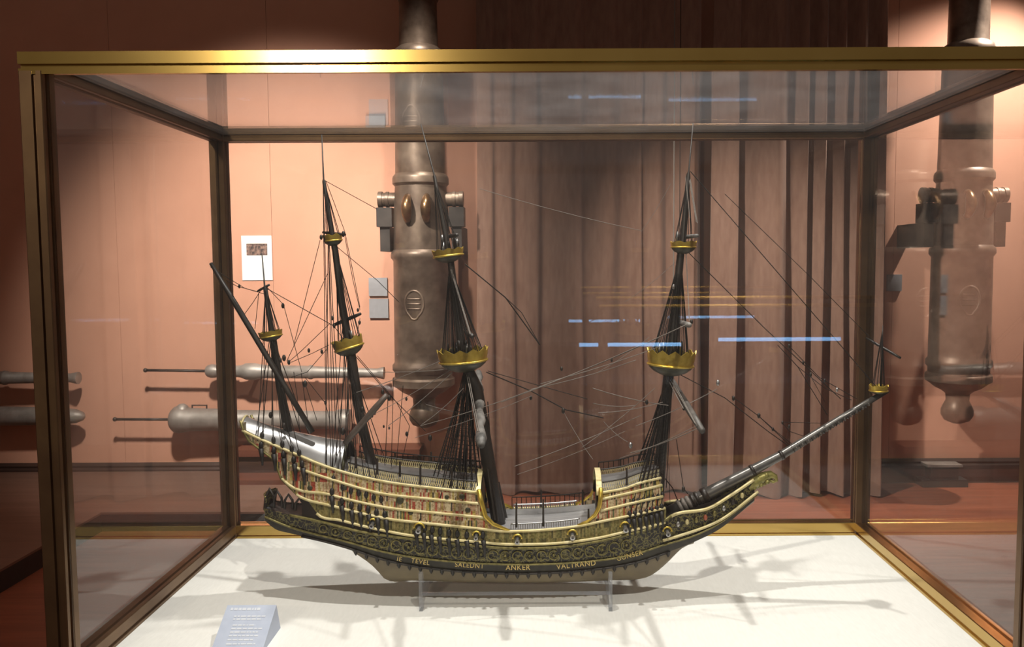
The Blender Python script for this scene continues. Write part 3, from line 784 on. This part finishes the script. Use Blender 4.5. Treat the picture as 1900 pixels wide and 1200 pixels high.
# guns in round ports
for u, v, r in [(692,970,7),(778,979,8),(884,992,6),(960,999,7),(1062,991,7.5),(1160,977,8),(1238,985,7)]:
    b = bB(u); c = P(u, v, -b - 0.002); s = SS
    g = lathe([(-0.004,r*s*1.0),(0.0,r*s*1.0),(0.0005,r*s*0.78),(-0.003,r*s*0.7)], c, (0,-1,0), 14).build('gun_port', OLIVE, ship, True, 40)
    lathe([(-0.004,r*s*0.5),(0.010,r*s*0.45),(0.012,r*s*0.62),(0.016,r*s*0.62),(0.0165,r*s*0.3),(0.012,r*s*0.25)], c, (0,-1,-0.15), 12).build('gun', SILVER, ship, True, 40)
    pts = [c + Vector((math.cos(t)*r*1.15*s, -0.002, math.sin(t)*r*1.15*s)) for t in [math.pi*j/10 for j in range(11)]]
    MB().tube(pts, 0.002, 6).build('port_hood', GOLD, ship, True)
# gilt lettering along the band
def word(txt, u, v, size, tilt, mat=GOLD):
    cu_ = bpy.data.curves.new('inscription', 'FONT'); cu_.body = txt; cu_.size = size; cu_.extrude = 0.0006
    cu_.align_x = 'CENTER'; cu_.align_y = 'CENTER'; cu_.space_character = 1.12
    tmp = bpy.data.objects.new('tmp', cu_); COL.objects.link(tmp)
    dg = bpy.context.evaluated_depsgraph_get(); dg.update()
    me = bpy.data.meshes.new_from_object(tmp.evaluated_get(dg))
    bpy.data.objects.remove(tmp)
    b = bB(u)*0.85; c = P(u, v, -b - 0.0075)
    R = Matrix.Rotation(math.radians(tilt), 4, 'Y') @ Matrix.Rotation(math.radians(80), 4, 'X')
    for vert in me.vertices: vert.co = (R @ vert.co) + c - ship.location
    me.materials.clear(); me.materials.append(mat)
    o = bpy.data.objects.new('inscription', me); COL.objects.link(o); o.parent = ship
    o['label'] = 'gilt lettering ' + txt
LETTER = mottled('gilt_letters', (0.55,0.38,0.12), (0.75,0.58,0.22), 120, 0.45, 0.2)
for a in [('IE', 741, 1037, .0125, 12), ('TEVEL', 780, 1042, .0125, 9), ('SALEDNT', 871, 1049, .0125, 4), ('ANKER', 961, 1053, .0140, 0), ('VALTRAND', 1069, 1048, .0140, -6), ('GUNSER', 1168, 1031, .0130, -14)]:
    word(*a, LETTER)

# ------------------------------------------------------------------ masts, tops, yards
def poly(pts, n=12): return MB().tube([P(p[0], p[1], p[3] if len(p) > 3 else 0) for p in pts], [p[2]*SS for p in pts], n)
MASTS = {
 'bonaventure': [(538,815,8),(520,720,7.5),(506,625,6.5),(502,600,5),(492,533,4),(491,530,1.6),(486,470,1.0)],
 'mizzen': [(700,905,10),(668,770,9.5),(651,655,9),(648,640,7.5),(634,560,7),(622,465,6),(617,440,5.5),(601,336,3.2),(600.5,333,1.6),(597,250,1.0)],
 'main': [(926,975,13),(908,870,13),(884,720,12),(866,680,10),(858,655,9),(848,580,7.5),(836,485,6.5),(830,455,5),(806,327,3.2),(805.5,324,1.5),(781,230,1.0)],
 'fore': [(1220,930,11),(1230,800,11),(1240,700,10),(1246,665,9),(1253,570,8),(1263,470,7),(1268,440,6),(1277,325,4),(1278,318,1.5),(1286,228,1.0)],
}
for nm, pts in MASTS.items():
    o = poly(pts, 12).build('mast', DWOOD, ship, True)
    o['label'] = 'dark pole of the %s mast' % nm
def mast_at(nm, v):
    pts = MASTS[nm]
    for a, b in zip(pts, pts[1:]):
        if (a[1]-v)*(b[1]-v) <= 0:
            t = (v-a[1])/(b[1]-a[1]); return a[0] + (b[0]-a[0])*t
    return pts[-1][0]
o = poly([(1238,950,10),(1314,915,12),(1380,881,10.5),(1450,844,8.5),(1560,776,6.5),(1647,724,5)], 14).build('bowsprit', mottled('grey_bowsprit', (0.10,0.095,0.09),(0.17,0.16,0.15), 50, 0.3, 0.55), ship, True)
for u, v, r in [(1308,918,14),(1262,939,13),(1270,935,13),(1278,931.5,13),(1286,928,13.2),(1294,924,13.5),(1396,872,11),(1450,844,9.6)]:
    d = (P(1450,844) - P(1314,915)).normalized()*0.0035 if r != 14 else (P(1450,844) - P(1314,915)).normalized()*0.006
    MB().tube([P(u,v) - d, P(u,v) + d], r*SS, 14).build('rope_wrapping' if r != 14 else 'iron_band', DWOOD if r != 13 else PALEROPE, ship, True)
for k in range(26):                                # lashings along the outer bowsprit
    t = k/25; u = 1470 + (1610-1470)*t; v = 832 + (748-832)*t; r = (8.0 - 2.6*t)*SS
    d = (P(1647,724) - P(1450,844)).normalized()*0.0011
    MB().tube([P(u,v) - d, P(u,v) + d], r + 0.0007, 8).build('lashing', PALEROPE if k % 2 else DWOOD, ship, True)
poly([(1634,716,2.2),(1636,660,1.6),(1638,604,0.8)], 8).build('sprit_topmast', DWOOD, ship, True)

def top(u, v, w, hgt, tilt, bowl, points, name='fighting_top'):
    # gilded crown-edged basket on a dark bowl, v = lower rim of the gilding
    c = P(u, v, 0); R = w/2*SS; H = hgt*SS; Bd = bowl*SS
    Rt = Matrix.Rotation(math.radians(tilt), 3, 'Y')
    root = bpy.data.objects.new(name, None); COL.objects.link(root); root.parent = ship; root.location = c - ship.location; root.empty_display_size = 0.02
    def tf(x, y, z): return c + Rt @ Vector((x, y, z))
    n = 48; rows = [[], [], []]; 
    for k in range(n+1):
        th = 2*math.pi*k/n; s = 0.5 + 0.5*math.cos(points*th)
        hh = H*(0.74 + 0.26*s)
        for row, (rr, zz) in zip(rows, ((0.93, 0), (0.99, H*0.35), (1.02 + 0.03*s, hh))):
            row.append(tf(R*rr*math.cos(th), R*rr*math.sin(th), zz))
    inn = lambda i, j: (Rt @ Vector((-math.cos(2*math.pi*j/n), -math.sin(2*math.pi*j/n), 0)))*0.0016
    MB().solid(rows, inn).build('crown_rim', GOLD, root, True, 50)
    MB().tube([tf(R*0.97*math.cos(2*math.pi*k/32), R*0.97*math.sin(2*math.pi*k/32), 0.0005) for k in range(33)], 0.0022 if w > 50 else 0.0015, 6, False).build('rim_moulding', GOLD, root, True)
    prof = [(0.95, 0.001), (0.90, -Bd*0.25), (0.70, -Bd*0.62), (0.42, -Bd*0.9), (0.22, -Bd)]
    m = MB(); rws = [[tf(R*r*math.cos(2*math.pi*k/24), R*r*math.sin(2*math.pi*k/24), z) for k in range(25)] for r, z in prof]
    m.grid(rws); m.add([tf(R*0.95*math.cos(2*math.pi*k/24), R*0.95*math.sin(2*math.pi*k/24), 0.0012) for k in range(24)], [list(range(24))])
    m.build('bowl', TOPBOWL, root, True, 50)
    return root
top(860, 670, 92, 25, -4, 20, 12)
top(832, 475, 57, 14, -7, 12, 9)
top(1244, 677, 88, 30, 4, 20, 12)
top(1268, 459, 47, 12, 0, 12, 6)
top(648, 645, 56, 20, -16, 15, 9)
top(618, 447, 34, 13, -6, 9, 7)
top(503, 624, 42, 11, -9, 9, 5)
top(1630, 725, 34, 12, 0, 6, 6)
# fighting gear heaped in the tops: swivel guns and darts
rg = random.Random(5)
def gear(u, v, w, n, hmax):
    for k in range(n):
        du = rg.uniform(-w, w); dy = rg.uniform(-w, w)*SS*0.7; a = P(u + du, v, dy)
        b = a + Vector((rg.uniform(-0.006, 0.006), rg.uniform(-0.01, 0.01), rg.uniform(0.4, 1.0)*hmax*SS))
        MB().tube([a, a.lerp(b, 0.6), b], [0.0022, 0.0026, 0.0014], 6).build('top_gun', SILVER if k % 4 == 0 else DWOOD, ship, True)
gear(852, 662, 24, 20, 32); gear(834, 466, 16, 10, 30); gear(1240, 664, 26, 20, 34); gear(1264, 452, 10, 5, 26); gear(645, 632, 12, 5, 20)
def yard(name, a, b, r0, r1, mat=DWOOD, mid=1.25):
    p, q = P(*a), P(*b)
    return MB().tube([p, p.lerp(q, .25), p.lerp(q, .5), p.lerp(q, .75), q], [r0*SS, (r0*.5+r1*.5)*mid*SS, (r0*.5+r1*.5)*mid*SS, (r0*.5+r1*.5)*mid*SS, r1*SS], 10).build('yard', mat, ship, True)
yard('lateen', (391,488,-0.02), (580,802,-0.03), 3.2, 5.0)
yard('mizzen', (640,822,-0.05), (718,732,-0.07), 5, 4.5, mottled('worn_yard', (0.07,0.05,0.04),(0.13,0.10,0.085), 40, 0.45))
yard('mizzen_top', (619,603,0.02), (669,582,-0.02), 3.0, 2.6)
yard('mizzen_upper', (599,431,0.01), (641,435,-0.01), 2.2, 2.2)
SAILC = mottled('furled_sail_grey', (0.05,0.048,0.046),(0.24,0.225,0.21), 40, 0.5)
p, q = P(887, 692, 0.22), P(893, 826, -0.24)
MB().tube([p.lerp(q, k/14) for k in range(15)], [(8 + 2.5*math.sin(k*2.1))*SS for k in range(15)], 10).build('yard', SAILC, ship, True)
yard('fore_course', (1236,690,0.20), (1303,799,-0.19), 5.5, 5.5, mottled('grey_yard', (0.05,0.045,0.04),(0.14,0.125,0.115), 40, 0.45))
yard('main_topsail', (862,610,0.10), (876,624,-0.10), 4, 4)
yard('fore_topsail', (1252,596,0.12), (1279,603,-0.12), 4, 4.5, SAILC)
yard('fore_topgallant', (1258,441,0.05), (1294,437,-0.05), 3, 3.2, SAILC)
yard('main_topgallant', (822,440,0.06), (848,436,-0.06), 3, 3)
yard('sprit', (1607,627,0.03), (1671,664,-0.03), 1.8, 2.2)
yard('bonaventure_upper', (478,540,0.0), (500,528,0.0), 1.8, 2.0)

# ------------------------------------------------------------------ rigging
def rope(pts, r=0.00065, mat=ROPE, name='stay', sag=0.0):
    q = [P(*p) for p in pts]
    if len(q) == 2 and sag:
        q = [q[0].lerp(q[1], t) - Vector((0, 0, sag*4*t*(1-t))) for t in (0, .2, .4, .6, .8, 1)]
    return MB().tube(q, r*1.3, 5, False).build(name, mat, ship, True)
def block(u, v, dy=0, r=4, mat=DWOOD):
    MB().sphere(P(u, v, dy), r*SS, 8, 6, (0.75, 0.7, 1.25)).build('block', mat, ship, True)
def shrouds(head, feet, hr=0.9, ratl=0, chain=True, r=0.0009):
    hu, hv = head
    for s_ in (-1, 1):
        ends = []
        for u, v in feet:
            b = bB(u)*1.04; a = P(hu + rg.uniform(-3, 3), hv + rg.uniform(-3, 3), s_*0.006)
            e = P(u, v, -b)
            if s_ > 0: e = mir(e)
            d = a.lerp(e, 0.88)
            MB().tube([a, d], r, 5, False).build('shroud', ROPE, ship, True)
            if chain:
                MB().sphere(d, 0.0046, 7, 5, (1, 0.7, 1.6)).build('deadeye', BLACK, ship, True)
                MB().sphere(a.lerp(e, 0.97), 0.0050, 7, 5, (1, 0.7, 1.6)).build('deadeye', BLACK, ship, True)
                MB().tube([d, e], r, 5, False).build('lanyard', ROPE, ship, True)
                MB().tube([e, e + Vector((0.002, 0, -0.016)), e + Vector((0.003, -0.002*s_*-1, -0.034))], [0.0055, 0.0042, 0.0018], 6).build('chain_plate', BLACK, ship, True)
            ends.append((a, d))
        if ratl:
            m = MB()
            for k in range(ratl):
                t = 0.18 + 0.80*k/(ratl-1)
                m.tube([a.lerp(d, t) for a, d in ends], 0.0005, 4, False)
            m.build('ratlines', ROPE, ship)['kind'] = 'stuff'
shrouds((864,690), [(772,985),(786,988),(800,992),(815,995),(832,998),(848,1000),(866,1002),(884,1004),(897,1002)], ratl=26, r=0.0012)
shrouds((872,690), [(808,960),(824,965),(840,968),(857,970),(874,972)], chain=False, r=0.0011)
shrouds((1241,705), [(1166,962),(1176,962),(1187,960),(1198,958),(1208,955),(1218,952),(1227,948)], ratl=26, r=0.0012)
shrouds((1240,700), [(1182,930),(1193,928),(1203,925),(1212,922),(1221,920),(1230,918)], chain=False, r=0.0011)
shrouds((646,660), [(615,920),(634,938),(652,946),(668,950),(684,954),(700,960),(716,964)], ratl=0)
shrouds((505,632), [(484,832),(508,842),(526,850),(546,860),(562,868)], ratl=0)
# backstays that fall past the tops
for h, feet in (((602,340), [(606,862),(614,866)]), ((612,450), [(604,860),(618,868),(626,872),(634,876)]), ((640,600), [(616,866),(628,874),(644,880)]),
                ((492,540), [(478,818),(488,822)]), ((500,630), [(474,812)])):
    for u, v in feet:
        rope([(h[0] + rg.uniform(-4, 2), h[1], -0.004), (u, v, -bB(u)*0.9)], 0.0006, ROPE, 'backstay')
# topmast shrouds to the tops
def topsh(head, cu, v, w, n, tilt=0):
    for k in range(n):
        th = 2*math.pi*(k + 0.3)/n
        rope([(head[0], head[1], 0), (cu + w*math.cos(th), v + tilt*math.cos(th), w*SS*math.sin(th))], 0.0006, ROPE, 'topmast_shroud')
topsh((834,490), 858, 655, 38, 20, -4); topsh((836,488), 858, 655, 18, 10, -2); topsh((806,330), 832, 463, 22, 8)
topsh((1263,472), 1244, 660, 34, 22, 3); topsh((1262,478), 1246, 655, 15, 12); topsh((1277,326), 1268, 450, 17, 8)
topsh((623,462), 648, 632, 21, 10, -6); topsh((602,338), 618, 436, 13, 6); topsh((493,535), 503, 614, 16, 8, -3)
topsh((1637,615), 1630, 716, 12, 6)
# pale lifts and lit pairs of rope
for a, b in (((836,500,-0.01),(872,620,-0.09)),((838,500,-0.01),(874,622,-0.09)),((866,695,-0.01),(886,800,-0.2)),((869,695,-0.01),(889,800,-0.2)),
             ((1240,705,-0.01),(1268,758,-0.11)),((1243,703,-0.01),(1290,786,-0.17)),((1246,702,-0.01),(1292,788,-0.17)),((1278,328,0),(1292,412,-0.04)),((1280,328,0),(1294,414,-0.04)),
             ((1273,470,-0.01),(1279,595,-0.11)),((1272,328,0),(1280,405,-0.03))):
    rope([a, b], 0.0007, PALEROPE, 'lift')
# stays
for pts, r in (([(1281,318),(1630,722)], .0008), ([(1274,465),(1420,610),(1560,740)], .0008), ([(1345,360),(1500,510),(1628,640)], .0006), ([(1262,695),(1345,738),(1425,800),(1470,832)], .0008),
               ([(863,490),(938,552),(1002,640)], .0011), ([(938,552),(968,580),(1002,640)], .0007), ([(902,690),(985,725),(1050,760),(1120,775)], .0011), ([(905,688),(1000,715),(1090,740)], .0007),
               ([(603,335),(700,388)], .0006), ([(605,336),(640,430),(668,570)], .0006), ([(622,455),(700,520),(740,560)], .0006), ([(655,655),(720,730),(790,800)], .0007),
               ([(663,660),(735,745),(760,790)], .0006), ([(495,535),(620,605),(645,640)], .0007), ([(495,532),(526,565),(560,690)], .0006), ([(594,445),(545,640)], .0006), ([(609,505),(560,610),(532,670)], .0006),
               ([(612,600),(560,650),(535,672)], .0006), ([(610,640),(580,655),(540,672)], .0006), ([(606,648),(570,690),(540,700)], .0006),
               ([(640,440),(655,520),(668,575)], .0006), ([(720,738),(714,870)], .0007), ([(668,590),(660,635)], .0006),
               ([(390,495),(455,535),(490,545)], .0006), ([(420,520),(440,531),(478,541)], .0006), ([(484,538),(470,560),(452,585)], .0006), ([(480,545),(473,610)], .0006),
               ([(559,692),(570,770),(572,805)], .0007), ([(566,710),(588,780)], .0006), ([(566,700),(604,748),(612,780)], .0006), ([(545,690),(552,740),(556,800)], .0006),
               ([(730,700),(726,870)], .0006), ([(748,715),(735,865)], .0006), ([(760,790),(745,860)], .0006),
               ([(1443,640),(1480,680),(1535,770)], .0007), ([(1465,643),(1520,700),(1590,740)], .0007), ([(1480,680),(1530,720),(1580,742)], .0006), ([(1500,690),(1530,745)], .0005),
               ([(1358,735),(1408,772),(1470,830)], .0007), ([(1408,772),(1440,800),(1475,828)], .0006), ([(1450,783),(1465,800),(1500,812)], .0006), ([(1455,783),(1530,785)], .0005),
               ([(1255,815),(1268,905),(1276,916)], .0007), ([(1241,860),(1243,930)], .0005), ([(1232,885),(1248,905),(1262,940)], .0010),
               ([(905,745),(913,870),(925,950)], .0010), ([(898,790),(912,900)], .0007)):
    rope(pts, r*0.85, ROPE, 'stay')
# braces and bowlines running down from the fore yards to the stern: pale in the light
for a, b, r in (((1276,601,-0.11),(1000,718,-0.06),.0009),((1272,603,-0.11),(930,746,-0.05),.0007),((1232,640,-0.06),(1003,712,-0.03),.0007),((1180,668,-0.05),(985,722,-0.03),.0007),
                ((1000,718,-0.06),(780,790,-0.04),.0007),((985,735,-0.05),(770,812,-0.05),.0005),((870,680,-0.03),(700,690,-0.02),.0006),((850,655,-0.02),(655,730,-0.02),.0007),((848,678,-0.02),(690,770,-0.03),.0006),
                ((840,690,-0.03),(720,790,-0.04),.0007),((860,720,-0.05),(782,788,-0.06),.0007),((790,750,-0.02),(905,772,-0.02),.0006),((1300,792,-0.18),(1170,840,-0.10),.0008),((1296,788,-0.18),(1150,850,-0.10),.0006),
                ((1330,722,-0.04),(1180,790,-0.05),.0007),((1180,752,-0.03),(1100,748,-0.03),.0007),((1230,746,-0.05),(1110,766,-0.04),.0007),((1215,720,-0.03),(1080,830,-0.05),.0006),((1190,770,-0.02),(955,865,-0.08),.0007),
                ((1160,800,-0.02),(960,880,-0.08),.0005),((1045,763,-0.02),(1100,852,-0.06),.0006),((1165,820,-0.04),(1120,782,-0.02),.0006),((1205,625,-0.02),(1110,690,-0.02),.0005),
                ((890,350,0.01),(1190,428,0.01),.0005),((1245,340,0.02),(1190,430,0.02),.0004),((1260,480,0.02),(1160,560,0.02),.0004),((1100,720,-0.02),(1240,752,-0.03),.0008)):
    rope([a, b], r*0.8, PALEROPE, 'brace', 0.004)
# far-side falls behind the fore shrouds
for k in range(9):
    rope([(1236 + k*1.5, 700, 0.02), (1188 + k*6, 905, -0.02 + 0.01*k)], 0.0007, ROPE, 'fall')
for k in range(8):
    rope([(868 + k*1.5, 700, 0.01), (838 + k*9, 890, -0.03 + 0.008*k)], 0.0007, ROPE, 'fall')
for u, v, r in [(444,531,3.2),(525,567,4.2),(527,664,5),(536,672,4),(566,712,5.5),(604,747,3.5),(573,650,3.5),(597,652,3.5),(667,598,3.5),(664,575,3),(596,440,4),(637,434,4.5),(617,590,3.5),(620,605,3.5),
                (710,727,4),(722,738,4.5),(695,765,4),(754,740,3),(780,745,3),(712,791,2.5),(722,794,2.5),(755,805,4),(798,812,5),(985,738,3.5),(1042,684,3.5),(1045,762,4.5),(1170,826,5),(1135,668,3),(1200,746,4),
                (1240,702,5),(1300,796,4.5),(1290,780,4),(1269,757,4),(1250,532,4),(1283,597,4),(1464,642,3.5),(1490,673,3),(1504,695,3.5),(1530,706,3),(1361,739,4),(1408,771,4.2),(1434,796,3.2),(1452,784,2.8),(1464,791,3),
                (1553,723,3.5),(1332,710,4.5),(1268,907,4.5),(636,800,6),(672,760,5),(690,770,4),(520,668,4),(502,770,5),(527,790,5)]:
    block(u, v, rg.uniform(-0.03, -0.01), r, SILVER if (u, v) in [(1300,796),(1553,723),(1332,710),(1170,826),(1250,532)] else DWOOD)
# cable piled at the main mast foot, dark bundle
for k in range(6):
    rope([(905 + k*4, 870 + k*5, -0.03 + 0.01*k), (918 + k*5, 965 + k*2, -0.05 + 0.02*k)], 0.0022, DWOOD, 'cable')

# ------------------------------------------------------------------ clear stand
sc0 = at(960, 1104, YS)
stand = thing('acrylic_stand', (sc0.x, YS, ZB), 'clear acrylic cradle with two end plates and rods under the model ship', 'stand')
XP = []
for u in (781, 1133):
    pf = atz(u, 1134, ZB); x = pf.x; yf = pf.y; yb = 2*YS - yf; XP.append(x)
    zt = at(u, 1064, yf).z; zm = kc.z + 0.003
    out = [(yf, ZB), (yf, zt), (yf + 0.012, zt), (yf + 0.024, zm + 0.012), (YS - 0.02, zm), (YS + 0.02, zm), (yb - 0.024, zm + 0.012), (yb - 0.012, zt), (yb, zt), (yb, ZB), (yb - 0.02, ZB), (yb - 0.03, ZB + 0.012), (yf + 0.03, ZB + 0.012), (yf + 0.02, ZB)]
    m = MB(); n = len(out)
    v = [(x - 0.0035, y, z) for y, z in out] + [(x + 0.0035, y, z) for y, z in out]
    # front upright, bed, rear upright as convex pieces
    caps = [[0,1,2,3,12,13], [3,4,5,6,11,12], [6,7,8,9,10,11]]
    f = [c for c in caps] + [[n + i for i in c[::-1]] for c in caps] + [[i, n+i, n+(i+1)%n, (i+1)%n] for i in range(n)]
    m.add(v, f).build('end_plate', ACRYL, stand)
yf = atz(781, 1134, ZB).y
for y, z in ((yf + 0.018, ZB + 0.028), (2*YS - yf - 0.018, ZB + 0.028)):
    MB().tube([(XP[0], y, z), (XP[1], y, z)], 0.0035, 10).build('rod', ACRYL, stand, True)

# ------------------------------------------------------------------ lit table case behind the visitor, mirrored in the front pane
def behind(u, v, yv):                       # point at depth yv whose mirror image in the front pane lies along pixel (u, v)
    p = at(u, v, 2*YF - yv); return Vector((p.x, yv, p.z))
yr = -0.9
tc = thing('table_case', (0.8, yr, 0), 'long brass-railed table case standing behind the visitor, seen only as reflections', 'display case')
SATIN = mottled('satin_brass', (0.80,0.52,0.12), (0.88,0.60,0.17), 20, 0.4, 0.35)
ends = []
for u0, u1, v in ((1106, 1625, 552), (1112, 1625, 567)):
    a = behind(u0, v, yr); b = behind(u1, v, yr); z = (a.z + b.z)/2; ends.append((a.x, b.x, z))
    MB().tube([(a.x, yr, z), (b.x, yr, z)], 0.008, 12).build('rail', SATIN, tc, True)
MB().box((-0.75, -2.3, 1.02), (1.9, -0.55, 1.08)).build('light_block_top', BLACK, tc)  # added out of view: blocks the lit floor from the front pane
MB().box((-0.65, -2.2, 0), (1.8, -0.65, 1.02)).build('light_block_body', SKIRT, tc)  # added dark body below, hides more of the floor from the pane
LAMP = emit('blue_white_tube', (0.24, 0.55, 1.0), 9.0)
for u0, u1, v, nm in ((1075, 1265, 640, 'short_tube_lamp_offscreen'), (1335, 1562, 630, 'long_tube_lamp_offscreen')):
    a = behind(u0, v, yr); b = behind(u1, v, yr); z = (a.z + b.z)/2
    MB().tube([(a.x, yr - 0.02, z), (b.x, yr - 0.02, z)], 0.008, 8).build(nm, LAMP, tc, True)
for x in (ends[0][0] + 0.03, ends[0][1] - 0.03):
    MB().box((x - 0.02, yr - 0.05, 1.07), (x + 0.02, yr - 0.006, ends[0][2] + 0.006)).build('rail_support', SKIRT, tc)
